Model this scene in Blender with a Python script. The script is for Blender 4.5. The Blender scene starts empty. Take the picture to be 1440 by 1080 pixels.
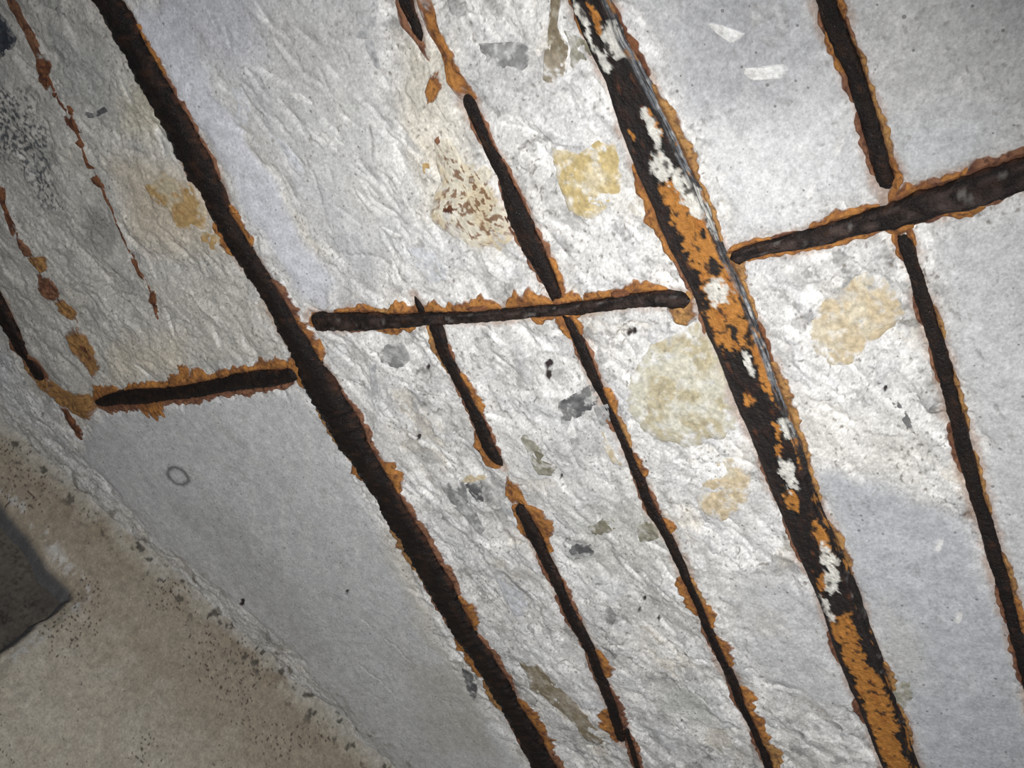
import bpy, math, random
import numpy as np

# ------------------------------------------------------------------ camera, light, exposure
scene = bpy.context.scene
col = scene.collection
F = 1400.0                                   # focal length in pixels of a 1440 x 1080 frame
CEIL = 2.60                                  # height of the slab underside
d1 = np.array([.417, .834, .358]); d1 /= np.linalg.norm(d1)        # world Y in camera axes (x right, y down, z ahead)
d2 = np.array([.786, -.134, -.605]); d2 -= d1 * d1.dot(d2); d2 /= np.linalg.norm(d2)   # world X
up = np.cross(d2, d1)                                              # world Z
RW = np.array([d2, d1, up])                  # camera vector -> world vector
HC = abs(up[2])                              # slab is 1 m away along the view axis
CAMZ = CEIL - HC
CAM = np.array([0, 0, CAMZ])
import mathutils
cam_d = bpy.data.cameras.new('camera'); cam = bpy.data.objects.new('camera', cam_d); col.objects.link(cam)
cam_d.sensor_width = 36; cam_d.lens = 36 * F / 1440; cam_d.clip_start = .01
ax = RW @ np.array([1, 0, 0]); ay = RW @ np.array([0, -1, 0]); az = RW @ np.array([0, 0, -1])
cam.matrix_world = mathutils.Matrix([[ax[0], ay[0], az[0], CAM[0]], [ax[1], ay[1], az[1], CAM[1]],
                                     [ax[2], ay[2], az[2], CAM[2]], [0, 0, 0, 1]])
scene.camera = cam

world = bpy.data.worlds.new('world'); scene.world = world; world.use_nodes = True
world.node_tree.nodes['Background'].inputs[0].default_value = (.80, .88, 1, 1)
world.node_tree.nodes['Background'].inputs[1].default_value = .10

fl_d = bpy.data.lights.new('flash', 'SPOT'); flash = bpy.data.objects.new('flash', fl_d); col.objects.link(flash)
fl_d.energy = 61; fl_d.spot_size = math.radians(98); fl_d.spot_blend = 1.0; fl_d.shadow_soft_size = .012
fl_d.color = (1, .985, .965)
fpos = CAM + RW @ np.array([-.05, .08, -.05])
flash.location = fpos
ftgt = CAM + RW @ (np.array([610 - 720, 830 - 540, F]) / F * 1.0)
flash.rotation_euler = mathutils.Vector(ftgt - fpos).to_track_quat('-Z', 'Y').to_euler()

scene.view_settings.view_transform = 'Standard'; scene.view_settings.look = 'None'
scene.view_settings.exposure = 0.0; scene.view_settings.gamma = 1; scene.view_settings.use_curve_mapping = False

# ------------------------------------------------------------------ helpers
rng = np.random.default_rng(11)

def up_px(p):
    """picture points -> points (X, Y) on the slab underside"""
    p = np.atleast_2d(np.array(p, float))
    r = np.stack([(p[:, 0] - 720) / F, (p[:, 1] - 540) / F, np.ones(len(p))], 1) @ RW.T
    t = HC / r[:, 2]
    return r[:, :2] * t[:, None]

def to_px(X, Y, dz=0):
    X = np.asarray(X, float); Y = np.asarray(Y, float); w = np.stack([X, Y, HC - dz + 0 * X], -1) @ RW
    return w[..., 0] / w[..., 2] * F + 720, w[..., 1] / w[..., 2] * F + 540

def px_m(x, y):
    a = up_px([(x, y), (x + 1, y), (x, y + 1)])
    return .5 * (np.linalg.norm(a[1] - a[0]) + np.linalg.norm(a[2] - a[0]))

perm = rng.permutation(256); perm = np.concatenate([perm, perm])
ang = rng.random(256) * 2 * np.pi; GX, GY = np.cos(ang), np.sin(ang)
RND = rng.random((8, 256))
def hsh(xi, yi, seed):
    return perm[(perm[(perm[(xi + seed * 37) & 255] + yi) & 255] + seed) & 255]
def gn(x, y, seed=0):
    xi = np.floor(x).astype(np.int32); yi = np.floor(y).astype(np.int32); fx = x - xi; fy = y - yi
    u = fx * fx * fx * (fx * (fx * 6 - 15) + 10); v = fy * fy * fy * (fy * (fy * 6 - 15) + 10)
    def c(ix, iy):
        h = hsh(xi + ix, yi + iy, seed); return GX[h] * (fx - ix) + GY[h] * (fy - iy)
    a = c(0, 0); b = c(1, 0); d = c(0, 1); e = c(1, 1)
    return 1.5 * ((a + (b - a) * u) + ((d + (e - d) * u) - (a + (b - a) * u)) * v)
def fbm(x, y, s, oct=4, seed=0, gain=.5):
    r = 0; a = 1; t = 0
    for o in range(oct):
        r = r + a * gn(x / s + 7.3 * o, y / s - 3.1 * o, seed + o); t += a; a *= gain; s *= .5
    return r / t * 1.4
def facets(x, y, cell, seed, tilt=1.0, curv=.9, idx=False):
    X = x / cell; Y = y / cell; xi = np.floor(X).astype(np.int32); yi = np.floor(Y).astype(np.int32)
    best = np.full(X.shape, -9.); sec = np.full(X.shape, -9.); bid = np.zeros(X.shape)
    for i in (-1, 0, 1):
        for j in (-1, 0, 1):
            h = hsh(xi + i, yi + j, seed)
            px = X - (xi + i + RND[0][h]); py = Y - (yi + j + RND[1][h])
            v = RND[2][h] * .6 + tilt * ((RND[3][h] - .5) * px + (RND[4][h] - .5) * py) - curv * (px * px + py * py)
            m = v > best; sec = np.where(m, best, np.maximum(sec, v)); best = np.where(m, v, best); bid = np.where(m, RND[5][h], bid)
    return (best, bid, best - sec) if idx == 2 else (best, bid) if idx else best
def ss(a, b, x):
    t = np.clip((x - a) / (b - a), 0, 1); return t * t * (3 - 2 * t)
def mix(C, c, m):
    return C + (np.array(c) - C) * m[..., None]
def sdf(poly, X, Y):
    """signed distance (negative inside) to a polygon"""
    P = np.array(poly); n = len(P); d = np.full(X.shape, 1e9); ins = np.zeros(X.shape, bool)
    for i in range(n):
        a = P[i]; b = P[(i + 1) % n]; e = b - a; wx = X - a[0]; wy = Y - a[1]
        t = np.clip((wx * e[0] + wy * e[1]) / (e @ e + 1e-12), 0, 1)
        d = np.minimum(d, (wx - e[0] * t) ** 2 + (wy - e[1] * t) ** 2)
        c = (a[1] > Y) != (b[1] > Y)
        xx = (b[0] - a[0]) * (Y - a[1]) / (b[1] - a[1] + 1e-12) + a[0]
        ins ^= c & (X < xx)
    d = np.sqrt(d); return np.where(ins, -d, d)

def mesh_obj(name, V, Q, mat, parent=None, cols=None, origin=None, smooth=True):
    """V world-space vertices, Q faces (n x 4 array or list of tuples)"""
    V = np.asarray(V, float)
    o = np.array(V.mean(0) if origin is None else origin, float)
    me = bpy.data.meshes.new(name)
    if isinstance(Q, np.ndarray) and Q.ndim == 2:
        k = Q.shape[1]
        me.vertices.add(len(V)); me.loops.add(Q.size); me.polygons.add(len(Q))
        me.vertices.foreach_set('co', (V - o).astype(np.float32).ravel())
        me.loops.foreach_set('vertex_index', Q.astype(np.int32).ravel())
        me.polygons.foreach_set('loop_start', np.arange(0, Q.size, k, dtype=np.int32))
        me.polygons.foreach_set('loop_total', np.full(len(Q), k, np.int32))
        me.update(calc_edges=True)
    else:
        me.from_pydata([tuple(v) for v in (V - o)], [], [tuple(q) for q in Q])
    if smooth:
        me.polygons.foreach_set('use_smooth', np.ones(len(me.polygons), bool))
    if cols is not None:
        at = me.attributes.new('Col', 'FLOAT_COLOR', 'POINT')
        at.data.foreach_set('color', np.concatenate([cols, np.ones((len(cols), 1))], 1).astype(np.float32).ravel())
    me.materials.append(mat); me.validate()
    ob = bpy.data.objects.new(name, me); col.objects.link(ob)
    ob['_o'] = list(o)
    if parent is not None:
        ob.parent = parent; ob.location = o - np.array(parent['_o'])
    else:
        ob.location = o
    return ob
def tag(o, label=None, cat=None, group=None, kind=None):
    if label: o['label'] = label
    if cat: o['category'] = cat
    if group: o['group'] = group
    if kind: o['kind'] = kind
    return o
def grid_quads(ny, nx, keep=None):
    i = np.arange(ny * nx).reshape(ny, nx)
    q = np.stack([i[:-1, :-1], i[:-1, 1:], i[1:, 1:], i[1:, :-1]], -1)
    return q[keep] if keep is not None else q.reshape(-1, 4)

# ------------------------------------------------------------------ materials
def new_mat(name):
    m = bpy.data.materials.new(name); m.use_nodes = True
    nt = m.node_tree; b = nt.nodes['Principled BSDF']; return m, nt, b
def nd(nt, t, **kw):
    n = nt.nodes.new(t)
    for k, v in kw.items(): setattr(n, k, v)
    return n
def noise(nt, co, scale, detail=4, rough=.6):
    n = nd(nt, 'ShaderNodeTexNoise'); n.inputs['Scale'].default_value = scale
    n.inputs['Detail'].default_value = detail; n.inputs['Roughness'].default_value = rough
    nt.links.new(co, n.inputs['Vector']); return n.outputs['Fac']
def mathn(nt, op, a, b=None, c=None, clamp=False):
    n = nd(nt, 'ShaderNodeMath', operation=op, use_clamp=clamp)
    for i, v in enumerate((a, b, c)):
        if v is None: continue
        if isinstance(v, (int, float)): n.inputs[i].default_value = v
        else: nt.links.new(v, n.inputs[i])
    return n.outputs[0]
def mixc(nt, f, a, b, bt='MIX'):
    n = nd(nt, 'ShaderNodeMix', data_type='RGBA', blend_type=bt)
    for k, v in ((0, f), (6, a), (7, b)):
        if isinstance(v, (int, float)): n.inputs[k].default_value = v
        elif isinstance(v, tuple): n.inputs[k].default_value = v + ((1,) if len(v) == 3 else ())
        else: nt.links.new(v, n.inputs[k])
    return n.outputs[2]
def ramp01(nt, v, a, b):
    n = nd(nt, 'ShaderNodeMapRange', interpolation_type='SMOOTHSTEP')
    n.inputs[1].default_value = a; n.inputs[2].default_value = b; nt.links.new(v, n.inputs[0]); return n.outputs[0]
def bump(nt, h, strength, dist, b):
    n = nd(nt, 'ShaderNodeBump'); n.inputs['Strength'].default_value = strength; n.inputs['Distance'].default_value = dist
    nt.links.new(h, n.inputs['Height']); nt.links.new(n.outputs[0], b.inputs['Normal'])

def concrete_mat(name, grain=.30, bstr=.30, pit=.6, rough=.85):
    m, nt, b = new_mat(name); co = nd(nt, 'ShaderNodeTexCoord').outputs['Object']
    at = nd(nt, 'ShaderNodeAttribute'); at.attribute_name = 'Col'
    n1 = noise(nt, co, 330, 6, .75); n2 = noise(nt, co, 70, 7, .7)
    f = mathn(nt, 'ADD', mathn(nt, 'MULTIPLY', mathn(nt, 'SUBTRACT', n1, .5), grain * 4.5), 1.0)
    f = mathn(nt, 'ADD', f, mathn(nt, 'MULTIPLY', mathn(nt, 'SUBTRACT', n2, .5), grain * 2.2))
    g = nd(nt, 'ShaderNodeCombineColor')
    for i in range(3): nt.links.new(f, g.inputs[i])
    c = mixc(nt, 1.0, at.outputs['Color'], g.outputs[0], 'MULTIPLY')
    # sparse air pits
    vo = nd(nt, 'ShaderNodeTexVoronoi'); vo.inputs['Scale'].default_value = 150; nt.links.new(co, vo.inputs['Vector'])
    sel = nd(nt, 'ShaderNodeSeparateColor'); nt.links.new(vo.outputs['Color'], sel.inputs[0])
    rad = mathn(nt, 'MULTIPLY', mathn(nt, 'SUBTRACT', sel.outputs[0], .80, clamp=True), 1.1)
    p = mathn(nt, 'LESS_THAN', vo.outputs['Distance'], rad)
    c = mixc(nt, mathn(nt, 'MULTIPLY', p, pit), c, (.07, .06, .05))
    nt.links.new(c, b.inputs['Base Color']); b.inputs['Roughness'].default_value = rough
    b.inputs['Specular IOR Level'].default_value = .35
    h = mathn(nt, 'ADD', mathn(nt, 'MULTIPLY', n1, .7), mathn(nt, 'MULTIPLY', n2, .6))
    h = mathn(nt, 'SUBTRACT', h, mathn(nt, 'MULTIPLY', p, .5))
    bump(nt, h, bstr, .004, b); return m
def mottled(name, c1, c2, c3=None, s1=60, s2=300, th=(.4, .6), th3=(.55, .62), rough=.8, bstr=.4, spec=.35, s3=120):
    m, nt, b = new_mat(name); co = nd(nt, 'ShaderNodeTexCoord').outputs['Object']
    n1 = noise(nt, co, s1, 8, .72); n2 = noise(nt, co, s2, 5, .65)
    c = mixc(nt, ramp01(nt, n1, *th), c1, c2)
    if c3 is not None: c = mixc(nt, ramp01(nt, noise(nt, co, s3, 6, .7), *th3), c, c3)
    c = mixc(nt, ramp01(nt, n2, .35, .75), c, mixc(nt, 1.0, c, (.62, .6, .58), 'MULTIPLY'))
    nt.links.new(c, b.inputs['Base Color']); b.inputs['Roughness'].default_value = rough
    b.inputs['Specular IOR Level'].default_value = spec
    bump(nt, mathn(nt, 'ADD', n1, n2), bstr, .003, b); return m
def attr_mat(name, rough=.5, spec=.5, bstr=.7):
    m, nt, b = new_mat(name); co = nd(nt, 'ShaderNodeTexCoord').outputs['Object']
    at = nd(nt, 'ShaderNodeAttribute'); at.attribute_name = 'Col'
    n1 = noise(nt, co, 160, 6, .65); n2 = noise(nt, co, 500, 3, .6)
    f = mathn(nt, 'ADD', mathn(nt, 'MULTIPLY', mathn(nt, 'SUBTRACT', n1, .5), 1.6), 1.0, clamp=False)
    g = nd(nt, 'ShaderNodeCombineColor')
    for i in range(3): nt.links.new(f, g.inputs[i])
    nt.links.new(mixc(nt, 1.0, at.outputs['Color'], g.outputs[0], 'MULTIPLY'), b.inputs['Base Color'])
    nt.links.new(ramp01(nt, n2, .22, .74), b.inputs['Roughness']) if rough is None else None
    if rough is not None: b.inputs['Roughness'].default_value = rough
    b.inputs['Specular IOR Level'].default_value = spec
    bump(nt, mathn(nt, 'ADD', n1, mathn(nt, 'MULTIPLY', n2, .5)), bstr, .004, b); return m

M_CEIL = concrete_mat('slab_concrete')
M_WALL = concrete_mat('wall_plaster', grain=.30, bstr=.3, pit=.75)
M_BAR = attr_mat('corroded_steel', None, .26)
M_BEAM = attr_mat('corroded_flat_bar', .6, .35)
M_RUST = concrete_mat('rust_crust', grain=.5, bstr=.5, pit=.5, rough=.85)
RUST = {'o': ((.365, .16, .042), (.235, .097, .032), (.10, .042, .022)), 'r': ((.22, .105, .058), (.14, .06, .036), (.07, .03, .02)),
        'y': ((.37, .20, .07), (.25, .13, .05), (.12, .06, .03)), 'd': ((.17, .068, .03), (.10, .038, .02), (.05, .02, .014))}
def rust_cols(kind, x, y, r, seed, film=.9):
    """r runs from 0 at the metal to 1 at the outer edge of the crust"""
    a, b, c = RUST[kind]; n1 = fbm(x, y, .014, 4, seed % 50); n2 = fbm(x, y, .006, 4, seed % 50 + 3, .6)
    cl = np.zeros((len(x), 3)); cl[:] = a; cl = mix(cl, b, ss(-.15, .35, n1 + .3 * n2)); cl = mix(cl, c, ss(.18, .42, n2 + .25 * n1) * .85)
    cl = mix(cl, RUST['d'][1], ss(.35, .0, r) * .55); cl = mix(cl, RUST['r'][1], ss(.65, .95, r + .3 * n1) * .6)
    return mix(cl, Cat(x, y), ss(.84, 1.04, r + .22 * n2 + .28 * n1) * film)
M_STONE = concrete_mat('embedded_stone', grain=.28, bstr=.3, pit=.3)
PAL = {
 'gold': ((.47, .37, .18), (.54, .47, .32), (.66, .63, .56)), 'tan': ((.52, .43, .29), (.56, .50, .38), (.60, .57, .51)),
 'olive': ((.42, .37, .25), (.53, .51, .42), (.58, .57, .52)), 'brown': ((.20, .165, .11), (.29, .25, .19), (.38, .35, .29)),
 'grey': ((.20, .20, .20), (.30, .30, .30), (.50, .50, .49)), 'dark': ((.09, .09, .095), (.17, .17, .17), (.46, .46, .45)),
 'moss': ((.17, .16, .115), (.28, .27, .22), (.46, .45, .42)), 'slate': ((.03, .037, .05), (.06, .066, .078), (.10, .10, .105)),
 'rusty': ((.62, .58, .48), (.56, .48, .34), (.13, .06, .025)), 'orange': ((.40, .27, .12), (.45, .39, .28), (.34, .20, .08)),
 'pale': ((.56, .57, .60), (.52, .53, .55), (.60, .60, .60)), 'white': ((.70, .70, .69), (.64, .635, .62), (.72, .72, .71)), 'plain': ((.38, .385, .39), (.43, .43, .43), (.50, .50, .50)),
}

# ------------------------------------------------------------------ where the bars run (left edge, right edge in the picture)
def E(rows): return [((xl, y), (xr, y)) for y, xl, xr in rows]        # running down the picture
def Ex(rows): return [((x, yt), (x, yb)) for x, yt, yb in rows]       # running across the picture
BARS = {
 'main': E([(0,132,169),(33,153,192),(67,172,207),(100,188,230),(133,208,247),(167,229,267),(200,242,283),(233,260,303),(267,283,318),
   (300,297,327),(333,317,349),(360,333,363),(393,355,384),(427,377,406),(460,392,424),(493,411,446),(527,424,465),(560,441,487),(593,460,507),
   (627,481,523),(660,505,543),(693,526,561),(720,541,578),(753,562,598),(787,580,617),(820,600,637),(853,618,653),(887,638,669),
   (920,662,694),(953,682,715),(987,702,731),(1020,722,753),(1053,738,770),(1080,753,787)]),
 'thin': E([(128,651,660),(140,651,668),(167,662,680),(200,677,693),(233,693,712),(262,706,724),(277,708,733),(300,713,745),(333,727,757),(360,742,769),
   (393,763,783),(427,778,793),(460,798,813),(493,813,828),(527,827,842),(560,845,856),(593,860,872),(627,875,887),(660,887,902),(693,900,914),
   (720,911,926),(753,932,945),(787,948,961),(820,962,975),(853,979,991),(887,991,1004),(920,1007,1020),(953,1022,1035),(987,1035,1048),
   (1020,1053,1065),(1053,1067,1078),(1080,1076,1089)]),
 'thin_top': E([(0,561,581),(20,570,585),(40,580,594),(58,589,597)]),
 'short': E([(446,601,621),(460,605,625),(493,616,633),(527,634,650),(560,652,666),(593,666,683),(627,678,697),(643,688,705),(655,703,711)]),
 'short_low': E([(708,724,736),(720,727,744),(753,743,762),(787,761,775),(820,777,793),(853,791,807),(887,808,825),(920,827,842),(953,838,853),
   (987,852,868),(1020,862,877),(1043,869,879)]),
 'short_wire': E([(1022,876,883),(1050,885,893),(1080,893,902)]),
 'spur': E([(416,581,586),(428,586,594),(442,592,604)]),
 'beam': E([(0,804,858),(33,815,872),(67,830,885),(100,847,905),(133,857,922),(167,868,940),(200,880,957),(233,893,972),(267,909,988),(300,922,1001),
   (333,936,1013),(360,949,1025),(393,967,1043),(427,981,1056),(460,992,1069),(493,1007,1081),(527,1020,1092),(560,1033,1105),(593,1048,1117),
   (627,1062,1129),(660,1075,1138),(693,1087,1148),(720,1099,1158),(753,1112,1176),(787,1127,1190),(820,1142,1203),(853,1156,1214),
   (887,1166,1227),(920,1177,1240),(953,1190,1251),(987,1206,1262),(1020,1219,1275),(1053,1231,1284),(1080,1243,1294)]),
 'right': E([(0,1147,1178),(33,1157,1190),(67,1172,1203),(100,1187,1215),(133,1198,1226),(167,1208,1237),(200,1218,1246),(233,1227,1254),(267,1236,1263),
   (327,1256,1280),(360,1269,1290),(393,1279,1301),(427,1288,1312),(460,1299,1322),(493,1309,1332),(527,1318,1342),(560,1328,1349),(593,1335,1358),
   (627,1343,1367),(660,1352,1375),(693,1362,1384),(720,1371,1393),(753,1380,1403),(787,1389,1413),(820,1400,1422),(853,1410,1430),(887,1418,1438),
   (920,1428,1447),(970,1440,1460),(1010,1450,1468)]),
 'tie_left': Ex([(134,563,570),(145,557,572),(167,549,569),(200,544,567),(233,544,562),(267,539,560),(300,533,554),(333,524,548),(367,519,545),(400,519,540),(418,513,533)]),
 'tie_mid': Ex([(443,438,462),(480,438,462),(513,438,461),(547,440,460),(580,439,457),(613,437,455),(647,437,453),(680,434,451),(713,432,448),(747,428,445),(780,426,442),
   (813,423,440),(847,418,436),(880,412,431),(913,408,428),(947,406,430),(972,409,431)]),
 'tie_right': Ex([(1028,352,374),(1060,341,361),(1093,333,354),(1127,323,350),(1160,314,343),(1193,304,333),(1227,293,325),(1260,281,318),(1293,268,309),(1327,257,300),
   (1360,246,292),(1393,234,283),(1427,222,270),(1460,212,256),(1500,200,240)]),
 'edge': E([(395,-28,-10),(420,-14,3),(440,-4,13),(460,6,24),(493,25,38),(505,34,42),(516,43,58),(535,52,64)]),
}
def bar_path(key):
    P = np.array(BARS[key]); L = up_px(P[:, 0]); R = up_px(P[:, 1]); C = (L + R) / 2
    T = np.gradient(C, axis=0); T /= np.linalg.norm(T, axis=1)[:, None]
    N = np.stack([-T[:, 1], T[:, 0]], 1)
    w = np.abs(((R - L) * N).sum(1)) / 2
    sgn = np.sign(((R - L) * N).sum(1).mean())          # +1: right/lower edge lies on +N
    return P, C, w, sgn
PATH = {}
for k in BARS:
    P, C, w, sg = bar_path(k)
    cc = P[:, 0, 0] if k.startswith('tie') else P[:, 0, 1]     # picture coordinate that runs along the bar
    ext = .28
    lo = k in ('main', 'thin_top', 'beam', 'right', 'edge'); hi = k in ('main', 'thin', 'beam', 'right', 'tie_right', 'short_wire')
    cc = list(cc); C = list(C); w = list(w)
    if lo:
        t = C[0] - C[2]; t /= np.linalg.norm(t); C.insert(0, C[0] + t * ext); w.insert(0, w[0]); cc.insert(0, -400)
    if hi:
        t = C[-1] - C[-3]; t /= np.linalg.norm(t); C.append(C[-1] + t * ext); w.append(w[-1]); cc.append(1900)
    C = np.array(C); w = np.array(w); s = np.concatenate([[0], np.cumsum(np.linalg.norm(np.diff(C, axis=0), axis=1))])
    PATH[k] = dict(C=C, w=w, s=s, cc=np.array(cc, float), sg=sg, lo=lo, hi=hi)
def along(k, s):
    p = PATH[k]
    X = np.interp(s, p['s'], p['C'][:, 0]); Y = np.interp(s, p['s'], p['C'][:, 1]); w = np.interp(s, p['s'], p['w'])
    return X, Y, w

# ------------------------------------------------------------------ stones, flakes, chips, a groove and a shaded patch seen in the slab (picture outlines)
STONES = [
 ('gold', 1.5, [(776,207),(813,213),(843,193),(868,200),(874,247),(870,283),(847,303),(823,310),(800,295),(782,250)]),
 ('tan', 1.8, [(1140,443),(1190,397),(1213,383),(1247,397),(1278,440),(1227,483),(1193,517),(1163,510),(1137,487)]),
 ('olive', 2.2, [(880,545),(903,497),(935,470),(985,453),(1003,470),(1018,520),(1033,570),(1037,603),(1000,620),(960,628),(915,610),(882,575)]),
 ('brown', 1.5, [(730,927),(747,923),(763,937),(787,960),(813,983),(843,1027),(843,1043),(827,1040),(800,1007),(767,980),(747,967),(743,950)]),
 ('brown', 1.2, [(774,-12),(789,-12),(783,40),(798,67),(793,113),(763,116),(763,83),(770,40)]),
 ('moss', .8, [(792,44),(822,58),(834,78),(826,92),(800,106),(800,66)]),
 ('grey', 1.2, [(673,63),(733,60),(747,73),(737,97),(713,110),(693,97)]),
 ('dark', 1.2, [(783,567),(810,553),(833,540),(843,557),(840,573),(813,587),(790,597)]),
 ('white', 1.6, [(806,585),(811,605),(812,612),(797,608),(799,600)]),
 ('grey', 1.0, [(803,614),(817,612),(816,628),(808,632)]),
 ('moss', 1.0, [(733,613),(747,610),(767,637),(762,645),(784,655),(776,668),(758,666),(749,652)]),
 ('grey', 1.0, [(620,681),(652,678),(662,704),(682,742),(690,764),(676,755),(655,728),(634,708)]),
 ('dark', 1.0, [(654,681),(679,675),(681,704),(672,706)]),
 ('tan', 1.0, [(645,676),(662,668),(682,670),(680,680),(660,680)]),
 ('dark', 1.2, [(800,770),(813,762),(833,763),(835,780),(807,788),(798,782)]),
 ('moss', 1.0, [(895,738),(918,733),(928,757),(900,764)]),
 ('moss', .6, [(824,742),(860,728),(872,742),(840,756)]),
 ('pale', 1.0, [(690,800),(706,806),(737,833),(740,863),(722,868),(706,835)]),
 ('dark', .8, [(648,940),(660,938),(672,965),(670,988),(660,980)]),
 ('grey', 1.0, [(530,500),(540,487),(567,483),(577,508),(560,520),(536,512)]),
 ('plain', .8, [(518,512),(529,512),(532,556),(522,560)]),  # shadowed grey patch, its shade put into the flake colour
 ('rusty', 1.6, [(613,193),(637,200),(653,230),(680,230),(698,253),(705,283),(724,320),(713,350),(667,353),(627,323),(602,300),(620,257)]),
 ('orange', .9, [(204,256),(233,243),(275,262),(292,300),(288,323),(250,322),(240,297),(215,280)]),
 ('orange', .7, [(285,325),(312,328),(322,350),(300,356),(286,345)]),
 ('tan', .7, [(985,655),(1020,643),(1054,662),(1050,708),(1012,734),(980,715)]),
 ('moss', .8, [(1252,960),(1280,957),(1284,980),(1270,997),(1255,985)]),
 ('white', .9, [(995,33),(1005,31),(1049,46),(1040,55),(1028,60),(1010,48)]),
 ('white', .9, [(1046,94),(1106,88),(1112,96),(1100,110),(1060,112),(1050,108)]),
 ('plain', .5, [(502,16),(530,11),(530,45),(520,54),(502,52)]),
 ('plain', .5, [(508,55),(524,55),(533,92),(528,97),(515,72)]),
 ('white', .8, [(520,284),(530,284),(556,298),(560,305),(545,303)]),
 ('white', .8, [(536,318),(549,322),(570,331),(556,334)]),
 ('white', .7, [(452,186),(470,188),(487,202),(484,208),(465,203)]),
 ('white', .6, [(405,129),(424,131),(440,143),(440,150),(420,141)]),
 ('pale', .6, [(326,122),(340,122),(352,145),(354,165),(344,178),(330,170),(335,150)]),
 ('pale', .7, [(575,345),(605,345),(632,375),(628,392),(606,395),(582,365)]),
 ('pale', .5, [(388,192),(400,196),(425,230),(428,245),(412,238)]),
 ('slate', 1.5, [(-12,18),(4,25),(22,55),(12,80),(-12,84)]),
 ('dark', .6, [(116,157),(124,158),(128,162),(146,150),(151,157),(136,165),(120,167)]),
 ('dark', .6, [(1250,556),(1262,560),(1282,590),(1288,610),(1276,600),(1262,580)]),  # a dark groove, put in as a dark-coloured raised piece
 ('tan', .5, [(838,605),(848,603),(868,640),(876,652),(862,648)]),
 ('plain', .5, [(1060,0),(1108,0),(1112,40),(1090,70),(1062,50),(1050,20)]),
 ('orange', .4, [(596,228),(606,226),(607,240),(598,243)]),
 ('plain', .6, [(700,700),(718,716),(722,730),(706,722)]),
 ('grey', .6, [(836,570),(856,565),(860,590),(846,598)]),
]
# intact formwork surface left between the hacked areas
SMOOTH = [
 [(130,590),(410,548),(455,600),(520,720),(580,830),(650,960),(735,1080),(800,1200),(680,1220),(548,1085),(430,932),(330,842),(230,770),(165,690),(118,640)],
 [(1155,668),(1215,672),(1300,700),(1370,760),(1405,850),(1432,960),(1460,1100),(1300,1100),(1270,960),(1225,860),(1190,760)],
 [(1330,335),(1470,285),(1480,900),(1440,860),(1405,740),(1372,600),(1345,470)],
 [(1200,-60),(1500,-60),(1500,200),(1290,245),(1258,220),(1225,90)],
 [(880,-60),(1120,-60),(1170,80),(1215,210),(1220,270),(1130,300),(1040,335),(1000,250),(960,130)],
 [(190,-60),(545,-60),(525,120),(560,250),(580,330),(520,385),(440,330),(380,230),(300,130)],
 [(195,20),(250,10),(300,120),(380,250),(470,400),(455,425),(420,405),(340,270),(240,110)],
 [(1040,800),(1140,830),(1200,960),(1180,1010),(1090,960),(1040,880)],
]
CREASE = up_px([(0, 585), (555, 1080)])
cw = CREASE[1] - CREASE[0]; cw /= np.linalg.norm(cw); cn = np.array([-cw[1], cw[0]])     # cn points behind the wall
if cn @ (np.array([0, 0]) - CREASE[0]) > 0: cn = -cn

# ------------------------------------------------------------------ ceiling relief on a fine grid
def axis(a, b, sa, sb):
    r = [a]
    while r[-1] < b: r.append(r[-1] + sa + (sb - sa) * (r[-1] - a) / (b - a))
    return np.array(r)
xs = axis(-1.60, -.05, .00185, .00115); ys = axis(-.25, 1.06, .00135, .00155)
g = np.cumsum(np.geomspace(.004, .16, 11))
xs = np.concatenate([xs[0] - g[::-1], xs, xs[-1] + g]); ys = np.concatenate([ys[0] - g[::-1], ys, ys[-1] + g])
X, Y = np.meshgrid(xs, ys)
wx = X + .012 * fbm(X, Y, .05, 3, 3); wy = Y + .012 * fbm(X, Y, .05, 3, 5)
smooth = np.zeros(X.shape)
def box_idx(P, pad):
    i0, i1 = np.searchsorted(xs, [P[:, 0].min() - pad, P[:, 0].max() + pad]); j0, j1 = np.searchsorted(ys, [P[:, 1].min() - pad, P[:, 1].max() + pad])
    return slice(max(j0, 0), j1), slice(max(i0, 0), i1)
def region(poly, feather, warp=True):
    P = up_px(poly); b = box_idx(P, feather + .03)
    d = sdf(P, wx[b] if warp else X[b], wy[b] if warp else Y[b]); m = np.zeros(X.shape); m[b] = 1 - ss(-feather, feather, d); return m
for i, p in enumerate(SMOOTH):
    smooth = np.maximum(smooth, region(p, .012) * (1, 1, .8, .8, .85, .62, 1, .6)[i])
# hewing direction
a0 = up_px([(480, 230), (530, 275)]); hd = a0[1] - a0[0]; hd /= np.linalg.norm(hd)
A = wx * hd[0] + wy * hd[1]; B = -wx * hd[1] + wy * hd[0]
rough = 1 - smooth
f1, id1 = facets(A / 1.9, B, .055, 2, 1.5, .8, True); f2, id2 = facets(A / 1.7, B, .021, 4, 1.7, .8, True)
f3, id3 = facets(A / 1.4, B, .0095, 6, 1.8, .8, True); g1 = facets(A / 1.5 + 3, B + 5, .035, 8, 1.5, .8)
low = fbm(X, Y, .22, 3, 20); mid = fbm(X, Y, .06, 4, 24); fine = fbm(X, Y, .012, 3, 30)
patch = ss(-.35, .35, fbm(X, Y, .11, 3, 40))                       # where the hacking bit deeper
rid = 1 - np.abs(fbm(wx, wy, .010, 3, 33)) * 2.2
H = .0030 * low + rough * (.0040 * (f1 - .3) - .0034 * (g1 - .3) + (.0036 * (f2 - .3) + .0018 * (f3 - .3)) * (.3 + .7 * patch) + .0016 * mid + (.0006 * fine + .0005 * rid) * ss(-.1, .45, fbm(X, Y, .09, 3, 36)))
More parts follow.
